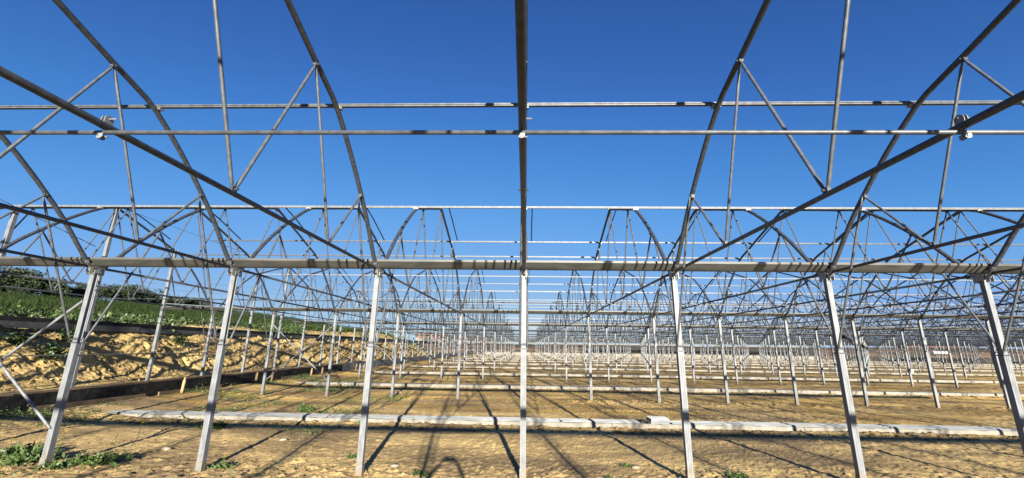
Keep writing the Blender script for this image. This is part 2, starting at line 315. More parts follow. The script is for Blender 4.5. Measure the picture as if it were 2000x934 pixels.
while y < 28.5:
    L = random.uniform(3.4, 4.2); dx = random.uniform(-.015, .02)
    mb = MB(); mb.beam((-12.30+dx, y, .655+random.uniform(-.006, .012)), (-12.30-dx, y+L-.03, .66+random.uniform(-.006, .012)), .20, .045); link('plank', mb.mesh('plank', WOOD), w)
    if k % 3 != 1:
        mb = MB(); mb.beam((-12.05+dx, y+.3, .25+random.uniform(-.02, .02)), (-12.08, y+L-.2, .25), .05, .14); link('plank', mb.mesh('plank', WOOD), w)
    y += L; k += 1
# stakes in front of the wall
for (sy, sx, hh) in [(15.3, -12.0, .62), (19.4, -11.95, .58), (20.6, -11.95, .55), (24.3, -11.9, .5), (25.6, -11.9, .52), (26.6, -11.9, .5), (30.5, -11.8, .5), (32, -11.8, .5), (33.4, -11.8, .5)]:
    mb = MB(); z0 = gz(sx, sy)-.1; t = random.uniform(-.04, .04)
    mb.beam((sx, sy, z0), (sx+.03, sy+t, z0+hh*.86), .085, .04, (0, 1, 0)); mb.beam((sx+.03, sy+t, z0+hh*.86), (sx+.035, sy+t, z0+hh), .05, .03, (0, 1, 0))
    n_ = [15.3, 19.4, 20.6, 24.3, 25.6, 26.6, 30.5, 32, 33.4].index(sy)+1
    tag(link('timber_stake', mb.mesh('stake', STAKE)), 'wooden stake against the black wall, %s along from the left' % ORD[n_], 'stake', 'stakes in front of the wall')
# steel channel running along the bank above the wall
ch = tag(link('drain_channel', None), 'long dark drain channel running level along the clay bank', 'channel')
for k in range(14):
    y0 = 1.0+k*4.9
    mb = MB(); mb.prism([(-14.42, 2.28), (-14.38, 2.26), (-14.36, 2.56), (-14.42, 2.57)], 'y', y0, y0+4.88)
    link('channel_panel', mb.mesh('channel_panel', FILM if k % 5 else FILM), ch)
    mb = MB(); mb.prism([(-14.37, 2.26), (-14.33, 2.25), (-14.33, 2.38+.03*(k % 3)), (-14.35, 2.40)], 'y', y0+.02, y0+4.86); link('bottom_flange', mb.mesh('flange', GALVG), ch)

# ------------------------------------------------------------------ greenhouse frame
PROF = [(.10, 3.13), (.22, 3.27), (.38, 3.44), (.70, 3.80), (1.05, 4.13), (1.55, 4.55), (2.08, 4.92), (2.40, 5.05), (2.75, 5.16), (3.4, 5.38), (4.1, 5.61), (4.8, 5.84)]
def arch_pts(dense=3):
    P = PROF; out = []
    for k in range(len(P)-1):
        p0 = P[max(k-1, 0)]; p1 = P[k]; p2 = P[k+1]; p3 = P[min(k+2, len(P)-1)]
        for j in range(dense):
            t = j/dense; q = []
            for c in (0, 1):
                q.append(.5*((2*p1[c])+(-p0[c]+p2[c])*t+(2*p0[c]-5*p1[c]+4*p2[c]-p3[c])*t*t+(-p0[c]+3*p1[c]-3*p2[c]+p3[c])*t**3))
            out.append(tuple(q))
    out.append(P[-1]); return out+[(BW-t, z) for t, z in out[-2::-1]]
def archz(t):
    t = min(t, BW-t); return float(np.interp(t, [p[0] for p in PROF], [p[1] for p in PROF]))
CZ = 3.15
WEBS = [((1.05, 4.10), (1.88, CZ)), ((1.88, CZ), (2.73, 5.13)), ((2.73, 5.13), (3.68, CZ)), ((3.68, CZ), (4.78, 5.80))]
WEBS += [((BW-a[0], a[1]), (BW-b[0], b[1])) for a, b in WEBS]
def truss_pieces(q, vent, na, nw):
    """list of (name, MB, smooth) for one roof truss; origin at the foot of the near post row"""
    out = []
    A = arch_pts(2 if q else 1)
    out.append(('arch', MB().tube([(0, t, z) for t, z in A], .033, na), True))
    out.append(('bottom_chord', MB().tube([(0, .07, CZ), (0, BW-.07, CZ)], .022, na), True))
    for a, b in WEBS:
        pa, pb = Vector((0, a[0], a[1])), Vector((0, b[0], b[1])); d = (pb-pa).normalized(); r = .0165
        if q: out.append(('web_strut', MB().tube([pa, pa+d*.05, pa+d*.11, pb-d*.11, pb-d*.05, pb], [.009, .011, r, r, .011, .009], nw), True))
        else: out.append(('web_strut', MB().tube([pa, pb], r, nw, False), True))
    if q:
        for t, z in [(1.05, 4.10), (2.73, 5.13), (BW-1.05, 4.10), (BW-2.73, 5.13), (4.8, 5.8)]:
            m_ = MB(); m_.tube([(-.045, t, z), (.045, t, z)], .011, 6); m_.box((-.022, t-.03, z-.03), (.022, t+.03, z+.03)); out.append(('node_clamp', m_, False))
        for t in (1.88, 3.68, BW-1.88, BW-3.68):
            out.append(('chord_bolt', MB().tube([(-.04, t, CZ+.035), (.045, t, CZ+.035)], .01, 6).box((-.014, t-.03, CZ), (.014, t+.03, CZ+.06)), False))
    if vent:
        out.append(('vent_rafter', MB().tube([(.21, 4.8, 5.90), (.21, 5.5, 5.72), (.21, 6.66, 5.33)], .018, nw), True))
    return out
def joined(pieces):
    m = MB()
    for _, p, _s in pieces: m.add(p.v, p.f)
    return m
PROTO = {}
def proto(kind, vent):
    key = (kind, vent)
    if key not in PROTO:
        if kind == 'near': PROTO[key] = [(n, p.mesh(n, PURL if n == 'web_strut' else GALV, sm)) for n, p, sm in truss_pieces(True, vent, 12, 8)]
        else: PROTO[key] = joined(truss_pieces(False, vent, 5, 4)).mesh('far_truss', GALV, True)
    return PROTO[key]

trusses = []
for b in range(0, 10):
    y0 = rowy(b); y1 = y0+BW
    imax = 7 if b == -1 else (6 if b == 0 else int(math.ceil(.48*y1))+1)
    for i in range(-5, imax+1):
        X = i*S
        if not inside(X, y1): continue
        trusses.append((math.hypot(X, max(y0+4, 2)), b+0, i))
# span number counted from the one over the viewpoint (b = 0)
trusses.sort()
def spanrow(b): return b+0
rest = MB()
for n_, (d, b, i) in enumerate(trusses):
    y0 = rowy(b) ; vent = b >= 1
    lab = 'arched roof truss %s, %s' % (bayword(b), colword(i))
    if n_ < 300:
        if d < 24 and b >= 0 and b <= 2:
            t = link('roof_truss', None, loc=(i*S, y0, 0))
            for nm, me in proto('near', vent): link(nm, me, t)
        else:
            t = link('roof_truss', proto('far', vent), loc=(i*S, y0, 0))
        tag(t, lab, 'truss', 'arched roof trusses of the greenhouse')
    else:
        m_ = joined(truss_pieces(False, vent, 4, 3)); rest.add([(v[0]+i*S, v[1]+y0, v[2]) for v in m_.v], m_.f)
if rest.v: tag(link('far_roof_trusses', rest.mesh('far_trusses', GALV)), 'farthest mass of grey roof trusses at the far end', 'trusses', kind='stuff')

# posts
def lower_poly(w, g): # square tube with two shallow grooves front and back
    h = w/2; a = w*.22; b = w*.10
    return [(-h, -h), (-a, -h), (-a+.003, -h+g), (-b-.003, -h+g), (-b, -h), (b, -h), (b+.003, -h+g), (a-.003, -h+g), (a, -h), (h, -h), (h, h), (a, h), (a-.003, h-g), (-a+.003, h-g), (-a, h), (-h, h)]
def post_pieces(q, sleeve=.0, z0=-.25):
    n = 8 if q else 4; out = []
    lp = lower_poly(.088, .0035) if q else [(-.044, -.044), (.044, -.044), (.044, .044), (-.044, .044)]
    up_ = [(-.038, -.038), (.038, -.038), (.038, -.03), (.030, -.024), (.030, .024), (.038, .03), (.038, .038), (-.038, .038), (-.038, .03), (-.030, .024), (-.030, -.024), (-.038, -.03)] if q else [(-.037, -.037), (.037, -.037), (.037, .037), (-.037, .037)]
    out.append(('lower_section', MB().prism(lp, 'z', z0, 1.88), GALVP, False))
    out.append(('upper_section', MB().prism(up_, 'z', 1.88, 3.165), GALVP, False))
    if q: out.append(('base_sleeve', MB().prism([(-.05, -.05), (.05, -.05), (.05, .05), (-.05, .05)], 'z', z0, .16), GALVP, False))
    for sg, dx in ((-1, .062), (1, .062)):
        a = Vector((dx*sg, .05*sg, 1.90)); b = Vector((.035*sg, 1.05*sg, 4.09)); d = (b-a).normalized()
        if q: m_ = MB().tube([a, a+d*.06, a+d*.13, b-d*.12, b-d*.05, b], [.010, .012, .017, .017, .012, .010], n)
        else: m_ = MB().tube([a, b], .0165, n, False)
        out.append(('knee_brace', m_, PURL, True))
    if q:
        out.append(('knee_clamp', MB().box((-.070, -.052, 1.882), (.070, -.046, 1.900)).box((-.070, .046, 1.882), (.070, .052, 1.900)).tube([(-.062, -.07, 1.89), (-.062, .07, 1.89)], .006, 6).tube([(.062, -.07, 1.89), (.062, .07, 1.89)], .006, 6), GALV, False))
        hb = MB()
        for sx in (-1, 1):
            hb.prism([(-.055, 3.05), (.055, 3.05), (.065, 3.17), (-.065, 3.17)], 'x', sx*.042 if sx > 0 else -.050, sx*.042+.008 if sx > 0 else -.042)
            for sy in (-1, 1): hb.prism([(sy*.098-.03, 3.02), (sy*.098+.03, 3.02), (sy*.098+.03, 3.24), (sy*.098-.03, 3.20)], 'x', sx*.032-.003, sx*.032+.003)
        hb.tube([(-.075, .0, 3.11), (.075, .0, 3.11)], .009, 6); hb.tube([(-.06, -.1, 3.13), (.06, -.1, 3.13)], .008, 6); hb.tube([(-.06, .1, 3.13), (.06, .1, 3.13)], .008, 6)
        out.append(('head_bracket', hb, BRIGHT, False))
        for sy in (-1, 1): out.append(('foot_socket', MB().tube([(0, sy*.085, 3.10), (0, sy*.20, 3.25)], .036, 12), GALVP, False))
    return out
def post_proto(kind, z0):
    key = ('post', kind, z0)
    if key not in PROTO:
        P = post_pieces(kind == 'near', z0=z0)
        if kind == 'near': PROTO[key] = [(n, p.mesh(n, m, sm)) for n, p, m, sm in P]
        else:
            m = MB(); m.add(sum([p.v for n, p, mm, s in P[:2]], []), [])
            m = MB(); 
            for n, p, mm, s in P[:2]: m.add(p.v, p.f)
            k0 = len(m.f)
            for n, p, mm, s in P[2:]: m.add(p.v, p.f)
            me = m.mesh('far_post', GALVP); me.materials.append(GALV)
            for pl in me.polygons: pl.material_index = 0 if pl.index < k0 else 1
            PROTO[key] = me
    return PROTO[key]
posts = []
for r in range(0, 12):
    y = rowy(r); imax = 7 if r <= 0 else int(math.ceil(.475*y))+1
    for i in range(-5, imax+1):
        if inside(i*S, y): posts.append((math.hypot(i*S, max(y, 2)), r, i))
posts.sort(); rest = MB()
for n_, (d, r, i) in enumerate(posts):
    z0 = .66 if i == -5 else -.25
    if n_ < 300:
        if d < 22 and r >= 1:
            t = link('steel_post', None, loc=(i*S, rowy(r), 0))
            for nm, me in post_proto('near', z0):
                if not (nm == 'base_sleeve' and i == -5): link(nm, me, t)
        else: t = link('steel_post', post_proto('far', z0), loc=(i*S, rowy(r), 0))
        if r >= 2: t.rotation_euler = (random.uniform(-.003, .003), random.uniform(-.003, .003), 0)
        tag(t, 'galvanised post in the %s, %s' % (rowword(r), colword(i)), 'post', 'galvanised posts carrying the gutters')
    else:
        for nm, p, mm, s_ in post_pieces(False)[:2]: rest.add([(v[0]+i*S, v[1]+rowy(r), v[2]) for v in p.v], p.f)
if rest.v: tag(link('far_steel_posts', rest.mesh('far_posts', GALVP)), 'farthest mass of galvanised posts at the far end', 'posts', kind='stuff')

# gutters
def xmax(y): return min(.48*(y+5)*S+6, 68+max(0, (98-y)/.75))
gp = [(-.154, 0), (-.160, 0), (-.160, -.036), (-.154, -.041), (-.04, -.13), (.04, -.13), (.154, -.041), (.160, -.036), (.160, 0), (.154, 0), (.148, -.034), (.035, -.122), (-.035, -.122), (-.148, -.034)]
for r in range(0, 12):
    y = rowy(r); x1 = max(xmax(y), 30 if r < 1 else 0)
    g = tag(link('gutter', None, loc=(0, y, GZ)), 'long horizontal metal gutter on the %s of posts' % rowword(r).replace('row away', 'row back'), 'gutter', 'gutters on the post rows')
    if 1 <= r <= 4:
        x = -14.3; k = 0
        while x < x1:
            L = S*2
            gl = link('gutter_length', MB().prism(gp, 'x', x, min(x+L-.006, x1)).mesh('gutter_length', GALVG), g)
            link('joint_strap', MB().prism([(a*1.03, b*1.03+.002) for a, b in gp], 'x', x-.03, x+.03).mesh('joint_strap', GALVG), gl)
            x += L
            if x > 30: L = 1e9; link('gutter_length', MB().prism(gp, 'x', x, x1).mesh('gutter_length', GALVG), g); break
    else: link('gutter_length', MB().prism(gp, 'x', -14.3, x1).mesh('gutter_length', GALVG), g)
# purlins, ridge tubes
def ctube(x0, x1, y, z, w=.042, h=.040):
    m = MB(); m.box((x0, y-w/2, z-h/2), (x1, y+w/2, z-.004)); m.box((x0, y-w/2, z+.004), (x1, y+w/2, z+h/2)); m.box((x0, y-w/2+.01, z-.0045), (x1, y+w/2-.01, z+.0045)); return m
def nx(b): return max(xmax(rowy(b)+5), 30 if b < 1 else 0)
SPAN = lambda b: {-1: 'the span behind the viewpoint', 0: 'the span over the viewpoint'}.get(b, 'the %s span beyond the nearest posts' % ORD[max(b, 1)])
for b in range(0, 10):
    y0 = rowy(b); x1 = nx(b)
    defs = [('lower_purlin', 2.06, archz(2.06)+.06, 'front', WX), ('lower_purlin', BW-2.06, archz(2.06)+.085, 'back', WX), ('ridge_tube', 4.80, 5.895, 'top', WX)]
    if b >= 1: defs.append(('vent_purlin', 6.62, archz(6.62)+.06, 'vent', -4.25*S))
    for nm, t, z, w_, xa in defs:
        o = link(nm, ctube(xa-.1, x1, y0+t, z, .05 if nm == 'ridge_tube' else .042, .05 if nm == 'ridge_tube' else .04).mesh(nm, (ALU if b < 2 else GALVP) if nm == 'ridge_tube' else (GALVP if b in (1, 2, 3) and w_ == 'front' else PURL)))
        tag(o, {'front': 'long purlin on the near slope of ', 'back': 'long purlin on the far slope of ', 'top': 'ridge bar along the top of ', 'vent': 'vent bar just past the ridge of '}[w_]+SPAN(b), 'purlin', 'roof purlins')
        if b in (0, 1):
            for i in range(-4, 5 if b == 0 else 9):
                link('purlin_clip', MB().box((i*S-.05, y0+t-.028, z-.055), (i*S+.05, y0+t+.028, z-.018)).tube([(i*S+.04, y0+t-.05, z-.03), (i*S+.04, y0+t+.05, z-.03)], .008, 6).tube([(i*S-.05, y0+t-.05, z-.03), (i*S-.05, y0+t+.05, z-.03)], .008, 6).mesh('clip', BRIGHT), o)
    sk = .005 if b == 0 else 0.0
    o = link('crop_support_tube', MB().tube([(WX, y0+4.80+sk*(WX+2.47), CZ-.040), (min(x1, 31), y0+4.80+sk*(min(x1, 31)+2.47), CZ-.040)]+([(x1, y0+4.8, CZ-.04)] if x1 > 31 and sk == 0 else []), .0135, 8).mesh('support', PURL, True))
    tag(o, 'thin tube clamped below the chords in '+SPAN(b), 'tube', 'tubes clamped under the truss chords')
    if b in (0, 1):
        for i in range(-4, 5 if b == 0 else 9):
            X = i*S; c = MB()
            for dx in (-.010, .010):
                pts = [(4.8+.028*math.cos(a), CZ+.042+.026*math.sin(a)) for a in np.linspace(0, math.pi, 7)]+[(4.8-.026, CZ-.02), (4.8+.026, CZ-.02)]
                c.prism(pts, 'x', X+dx-.002, X+dx+.002)
            c.v = [(v[0], v[1]+y0+sk*(X+2.47), v[2]) for v in c.v]
            yc = y0+4.8+sk*(X+2.47)
            c.tube([(X-.02, yc, CZ+.048), (X+.055, yc, CZ+.048)], .005, 6); c.tube([(X-.02, yc, CZ-.068), (X+.03, yc, CZ-.068)], .005, 6)
            c.prism([(yc-.024, CZ-.052), (yc+.024, CZ-.052), (yc+.024, CZ-.074), (yc+.012, CZ-.086), (yc-.012, CZ-.086), (yc-.024, CZ-.074)], 'x', X-.012, X-.009)
            c.prism([(X-.024, CZ-.052), (X+.016, CZ-.052), (X+.016, CZ-.074), (X+.004, CZ-.084), (X-.012, CZ-.084), (X-.024, CZ-.074)], 'y', yc-.020, yc-.017)
            link('clamp', c.mesh('clamp', GALVP), o)
# end girt, white tube across the far end
tag(link('end_girt', MB().tube([(-8, 103.4, 2.80), (66, 103.4, 2.80)], .13, 6).mesh('girt', BRIGHT)), 'white rail across the far end of the greenhouse', 'rail')
# gable posts standing on the wall
gcount = 0
for b in range(0, 9):
    for k, t in enumerate((2.4, 4.8, 7.2)):
        gcount += 1; y = rowy(b)+t; zt = archz(t)
        m = MB().prism(lower_poly(.085, .005) if b < 3 else [(-.04, -.04), (.04, -.04), (.04, .04), (-.04, .04)], 'z', .66, zt)
        o = link('gable_post', None if b < 3 else m.mesh('gable_post', GALVP), loc=(WX, y, 0))
        if b < 3:
            sf = link('shaft', m.mesh('gable_post', GALVP), o)
            link('head_cleat', MB().box((-.05, -.055, zt-.10), (.05, -.043, zt+.03)).box((-.05, .043, zt-.1), (.05, .055, zt+.03)).mesh('cleat', BRIGHT), sf)
            link('girt_clip', MB().box((.043, -.05, 1.49), (.055, .05, 1.60)).tube([(.05, -.03, 1.64), (.10, -.03, 1.64)], .01, 6).mesh('clip', BRIGHT), o)
        tag(o, '%s gable post on the left wall in %s' % (ORD[k+1], SPAN(b)), 'post', 'gable posts on the left wall')
o = link('side_girt', MB().tube([(WX+.06, -3, 1.545), (WX+.06, 103, 1.545)], .014, 8).mesh('side_girt', GALV, True)); tag(o, 'thin dark rail across the gable posts along the clay bank', 'rail')
# diagonal X braces
def xbrace(r, i0):
    y = rowy(r); a, b = i0*S, (i0+1)*S
    o = tag(link('cross_brace', None), 'crossed brace tubes in the %s, %s' % (rowword(r), colword(i0)), 'brace', 'crossed braces between posts')
    for p, q, dy in (((a, 2.68), (b, .58), -.062), ((b, 2.71), (a, .56), .062)):
        P, Q = Vector((p[0], y+dy, p[1])), Vector((q[0], y+dy, q[1])); d = (Q-P).normalized()
        link('brace_tube', MB().tube([P, P+d*.06, P+d*.14, Q-d*.14, Q-d*.06, Q], [.014, .016, .021, .021, .016, .014], 8).mesh('brace', GALVP, True), o)
for r in range(1, 8): xbrace(r, -4)
for r, i in ((5, 18), (6, 18), (7, 23), (8, 23)): xbrace(r, i)
# roof bracing wires between the first two trusses on the left
for b in (0, 1, 2):
    y0 = rowy(b)
    o = tag(link('wind_brace_wire', MB().tube([(WX, y0+4.9, 5.88), (-4*S, y0+7.6, 5.0), (-3*S, y0+9.5, 3.5)], .006, 4).mesh('wire', GALV)), 'thin roof wire at the left end of '+SPAN(b), 'wire', 'roof bracing wires')
    o = tag(link('wind_brace_tube', MB().tube([(WX+.05, y0+7.2, 3.2), (-4*S-.05, y0+9.5, 3.18)], .015, 6).mesh('tube', GALVP)), 'slim diagonal tube left in '+SPAN(b), 'brace', 'diagonal tubes at the left end')

# ------------------------------------------------------------------ concrete strips with aluminium profiles
for n in range(0, 11):
    yc = ystrip(n); m = MB()
    x1 = min(xmax(yc), 95); x0 = -11.95
    xx = x0; k = 0
    st = tag(link('concrete_strip', None), 'low concrete strip across the soil, %s from the viewpoint' % ORD[max(n, 1)] if n >= 1 else 'low concrete strip running under the viewpoint', 'kerb', 'concrete strips between the beds')
    nseg = 8 if n == 1 else 1; L = (x1-x0)/nseg
    for j in range(nseg):
        mm = MB(); a, b_ = x0+j*L, x0+(j+1)*L-.012; NN = 40 if n <= 3 else 12
        prof = [(-.26, -.1), (-.25, .075), (-.235, .088), (.235, .088), (.25, .075), (.26, -.1)]
        vs = []; 
        if n != 1: prof = [(p_[0], p_[1]+.055 if p_[1] > 0 else p_[1]) for p_ in prof]
        for q in range(NN+1):
            t = a+(b_-a)*q/NN
            for (yy_, zz) in prof: vs.append((t, yc+yy_+.012*math.sin(t*3.1+yy_*9)*random.random(), zz+random.uniform(-.006, .006)))
        fs = [(q*6+e, q*6+e+1, (q+1)*6+e+1, (q+1)*6+e) for q in range(NN) for e in range(5)]+[(0, 1, 2, 3, 4, 5), tuple(NN*6+e for e in (5, 4, 3, 2, 1, 0))]
        mm.add(vs, fs); link('strip_length', mm.mesh('strip', CONC), st)
U = [(-.045, .0), (.045, .0), (.045, .032), (.039, .032), (.039, .008), (-.039, .008), (-.039, .032), (-.045, .032)]
U2 = [(-.04, 0), (.04, 0), (.04, .02), (.012, .02), (.012, .034), (-.012, .034), (-.012, .02), (-.04, .02)]
runs = [(-11.85, -5.1), (-5.05, .9), (.95, 2.9), (3.72, 9.0), (9.05, 11.9)]
cnt = 0
for (a, b_) in runs:
    for k in range(4):
        sh = random.uniform(-.25, .25); y = ystrip(1)-.19+k*.105+random.uniform(-.01, .01); ang = random.uniform(-.0025, .0025)
        z = .094; sh *= .12
        m = MB().prism(U if k % 2 else U2, 'x', (a-b_)/2, (b_-a)/2)
        o = link('aluminium_bar', m.mesh('aluminium_bar', ALU), loc=((a+b_)/2+sh, y, z)); o.rotation_euler = (0, 0, ang); cnt += 1
        tag(o, 'long pale aluminium bar on the nearest strip, %s bar of %s bundle' % (ORD[k+1], ORD[runs.index((a, b_))+1]), 'bar', 'aluminium bars laid on the nearest strip')
st = tag(link('profile_bundle', None, loc=(3.43, ystrip(1)-.03, .094)), 'short stack of pale metal profiles on the nearest concrete strip', 'bundle')
for lay in range(3):
    for k in range(4):
        link('short_profile', MB().prism([(-.045, 0), (.045, 0), (.045, .004), (.045, .04), (.041, .04), (.041, .006), (-.041, .006), (-.041, .04), (-.045, .04)], 'x', -.235+random.uniform(-.012, .012), .235+random.uniform(-.012, .012)).mesh('short_profile', ALU), st, loc=(0, -.15+k*.1, lay*.044))

# ------------------------------------------------------------------ small things on the ground
def clod_mesh(m, name):
    b = MB(); t = (1+5**.5)/2
    V = [(-1, t, 0), (1, t, 0), (-1, -t, 0), (1, -t, 0), (0, -1, t), (0, 1, t), (0, -1, -t), (0, 1, -t), (t, 0, -1), (t, 0, 1), (-t, 0, -1), (-t, 0, 1)]
    F = [(0, 11, 5), (0, 5, 1), (0, 1, 7), (0, 7, 10), (0, 10, 11), (1, 5, 9), (5, 11, 4), (11, 10, 2), (10, 7, 6), (7, 1, 8), (3, 9, 4), (3, 4, 2), (3, 2, 6), (3, 6, 8), (3, 8, 9), (4, 9, 5), (2, 4, 11), (6, 2, 10), (8, 6, 7), (9, 8, 1)]
    return np.array(V)/1.9, np.array(F)
IV, IF = clod_mesh(None, '')
def scatter(name, n, area, size, m, label, fn=None, seed=5):
    R = np.random.default_rng(seed); x = R.uniform(area[0], area[1], n); y = area[2]+(area[3]-area[2])*R.uniform(0, 1, n)**1.4
    if fn is not None: k = fn(x, y, R); x, y = x[k], y[k]
    n = len(x); z = ground_h(x, y); s = size*np.exp(R.normal(0, .55, n)); s = np.minimum(s, size*3.4)
    V = IV[None]*(1+R.uniform(-.28, .28, (n, 12, 1))); a = R.uniform(0, 6.28, n); c, si = np.cos(a), np.sin(a)
    sc = s[:, None]*R.uniform(.6, 1.2, (n, 3)); V = V*sc[:, None, :]*[1, 1, .45]
    V = np.stack([V[..., 0]*c[:, None]-V[..., 1]*si[:, None], V[..., 0]*si[:, None]+V[..., 1]*c[:, None], V[..., 2]], -1)
    V = V+np.stack([x, y, z+s*.12], 1)[:, None, :]
    F = IF[None]+(np.arange(n)*12)[:, None, None]
    return tag(link(name, fastmesh(name, V.reshape(-1, 3), F.reshape(-1, 3), m, True)), label, 'soil', kind='stuff')
def clodzone(x, y, R):
    rowd = np.abs((y-D1+BW/2) % BW-BW/2); p = .15+.85*np.exp(-(rowd/.9)**2)+.6*sstep(.5, .62, fbm(x*.5, y*.8, 3, 21)); return R.uniform(0, 1, len(x)) < p
scatter('soil_clods', 60000, (-12, 19, 6.0, 27), .0095, DSOIL, 'loose brown clods and crumbs scattered over the tilled soil', clodzone)
def feet(x, y, R):
    dx = np.abs((x+S/2) % S-S/2); dy = np.abs((y-D1+BW/2) % BW-BW/2); return (dx**2+dy**2) < (.10+.16*R.uniform(0, 1, len(x)))**2
scatter('foot_clods', 90000, (-11, 20, 6.4, 27), .014, DSOIL, 'disturbed crumbs of soil round the feet of the near posts', feet, 18)
def edge(x, y, R):
    sd = (y-ystrip(1)+BW/2) % BW-BW/2; return (np.abs(sd+.62) < .22)
scatter('edge_clods', 42000, (-12, 24, 10.7, 31), .026, DSOIL, 'dark clods heaped along the edge of the concrete strips', edge, 8)
def bankfoot():
    R = np.random.default_rng(12); n = 1800; y = 4+46*R.uniform(0, 1, n)**1.3; x = -R.uniform(12.65, 14.3, n); z = bank_z(x, y)+.02
    s = .015*np.exp(R.normal(0, .45, n)); V = IV[None]*(1+R.uniform(-.28, .28, (n, 12, 1)))*s[:, None, None]+np.stack([x+.06, y, z], 1)[:, None, :]
    tag(link('bank_clods', fastmesh('bank_clods', V.reshape(-1, 3), (IF[None]+(np.arange(n)*12)[:, None, None]).reshape(-1, 3), CLAY, True)), 'yellow clods crumbled down the face of the clay bank', 'soil', kind='stuff')
bankfoot()
# a few larger single stones
for k, (x, y, s, lab) in enumerate([(-4.9, 9.2, .06, 'flat pale stone lying on the soil left of the third post'), (-6.5, 8.2, .07, 'large pale stone near the second post from the left'), (-3.0, 9.4, .045, 'small pale stone between the second and third posts'),
                           (-5.2, 18.4, .12, 'white rubble lump near the second row on the left'), (-2.1, 7.55, .06, 'reddish stone at the right of the third post foot'), (1.85, 7.7, .055, 'small tan stone in front of the fifth post')]):
    R = np.random.default_rng(40+k); V = IV*(1+R.uniform(-.25, .25, (12, 1)))*[s*1.5, s, s*.5]
    o = link('stone', fastmesh('stone', V, IF, STONE, True), loc=(x, y, gz(x, y)+s*.2)); tag(o, lab, 'stone', 'loose stones')
# weeds near the left corner, each with stems, leaves and flowers
def weed(x, y, s, nl, label, flowers=(), name='weed_plant', seed=0, m=None):
    z = gz(x, y); R = np.random.default_rng(seed); root = link(name, None, loc=(x, y, z))
    pts = np.stack([R.normal(0, s*.45, nl), R.normal(0, s*.4, nl), np.abs(R.normal(0, s*.16, nl)), R.uniform(.6, 1.3, nl)], 1)
    link('leaves', leaf_cloud('leaves', pts, s*.32, m or LEAF, 7, s*.11, .45, aspect=2.6, seed=seed), root)
    for fx, fy, fz in flowers:
        st = link('stem', MB().tube([(fx*.6, fy*.6, 0), (fx*.9, fy, fz*.6), (fx, fy, fz)], .004, 5).mesh('stem', LEAF), root)
        fm = MB()
        for q in range(9):
            a = q*2.4; rr = .010+.003*q; c = Vector((fx+math.cos(a)*rr, fy+math.sin(a)*rr, fz+.012*math.sin(q*1.7)))
            fm.add([c+Vector((.014, 0, .004)), c+Vector((0, .012, 0)), c+Vector((-.014, 0, .006)), c+Vector((0, -.012, .014))], [(0, 1, 2, 3), (3, 2, 1, 0)])
        link('flower', fm.mesh('flower', YELLOW), st)
    return tag(root, label, 'plant', 'weeds on the soil')
weed(-7.9, 7.25, .30, 90, 'bushy green weed at the foot of the leftmost post', [(.22, .2, .42), (.05, .1, .30)], seed=1)
weed(-8.55, 7.6, .32, 60, 'spreading green weed at the left picture edge with broad leaves', [(-.1, -.1, .28)], seed=2, m=LEAFB)
weed(-6.75, 7.2, .28, 80, 'tall green weed with yellow flowers right of the leftmost post', [(.1, .1, .44), (.22, .4, .55)], seed=3)
weed(-7.25, 6.95, .2, 36, 'low green weed in front of the yellow-flowered one', seed=4)
weed(-1.52, 7.0, .15, 45, 'small green tuft on the soil left of the centre post', seed=5)
weed(1.75, 7.75, .11, 26, 'small green sprout between the fourth and fifth posts', seed=6)
weed(1.30, 7.1, .10, 22, 'tiny green sprout near the bottom edge right of the centre post', seed=7)
weed(3.25, 7.1, .14, 36, 'small green tuft right of the fifth post foot', seed=8)
weed(-4.75, 7.2, .16, 40, 'small green weed with a yellow flower beside the second post', [(.02, 0, .16)], seed=9)
weed(-2.95, 8.0, .13, 30, 'small sprout left of the third post foot', seed=10)
weed(-7.2, 10.3, .25, 60, 'patch of green weeds in front of the bars, far left', seed=11)
weed(-5.55, 11.9, .16, 40, 'grass tuft beside the concrete strip under the second post', seed=12)
weed(-4.1, 11.3, .14, 30, 'grassy tuft against the concrete strip left of the third post', seed=13)
weed(-6.4, 13.0, .28, 70, 'green weed patch behind the bars left of the second post', seed=14)
weed(-8.1, 18.3, .22, 50, 'green weeds on the soil before the second row of posts', seed=15)
# sparse sprouts and moss over the left beds
n = 5200; R = np.random.default_rng(77); x = -12+R.uniform(0, 1, n)**1.5*10; y = R.uniform(6.4, 24, n); k = (fbm(x*.6, y*.7, 3, 15) > .47+.02*(x+12)) & (np.abs(y-ystrip(1)) > .4)
x, y = x[k], y[k]; me = leaf_cloud('sprouts', np.stack([x, y, ground_h(x, y)+.005, R.uniform(.5, 1.3, len(x))], 1), .06, LEAF, 16, .11, .3, aspect=3, seed=9)
tag(link('sprouts', me), 'sparse green sprouts growing over the left beds', 'weeds', kind='stuff')
# weeds on the clay face
for k, (y, z, s) in enumerate([(9.9, 2.0, .35), (11.4, 1.95, .45), (9.0, 1.7, .4), (12.0, 1.6, .3), (17.0, 2.0, .3), (10.6, 2.15, .35), (13.0, 2.1, .3), (9.2, 2.1, .4)]):
    X = -float(np.interp(z, [.95, 1.7, 2.28], [13.1, 13.75, 14.5]))+.25; root = link('bank_plant', None, loc=(X, y, z)); R = np.random.default_rng(60+k); nl = 60
    pts = np.stack([R.normal(0, .08, nl), R.normal(0, s*.5, nl), R.normal(0, s*.28, nl), R.uniform(.6, 1.2, nl)], 1)
    link('leaves', leaf_cloud('leaves', pts, .10, LEAFB, 6, .06, .2, aspect=1.6, seed=k), root)
    tag(root, 'leafy plant hanging on the clay face below the channel, %s from the left' % ORD[sorted([9.9, 11.4, 9.0, 12.0, 17.0, 10.6, 13.0, 9.2]).index(y)+1], 'plant', 'plants on the clay face')

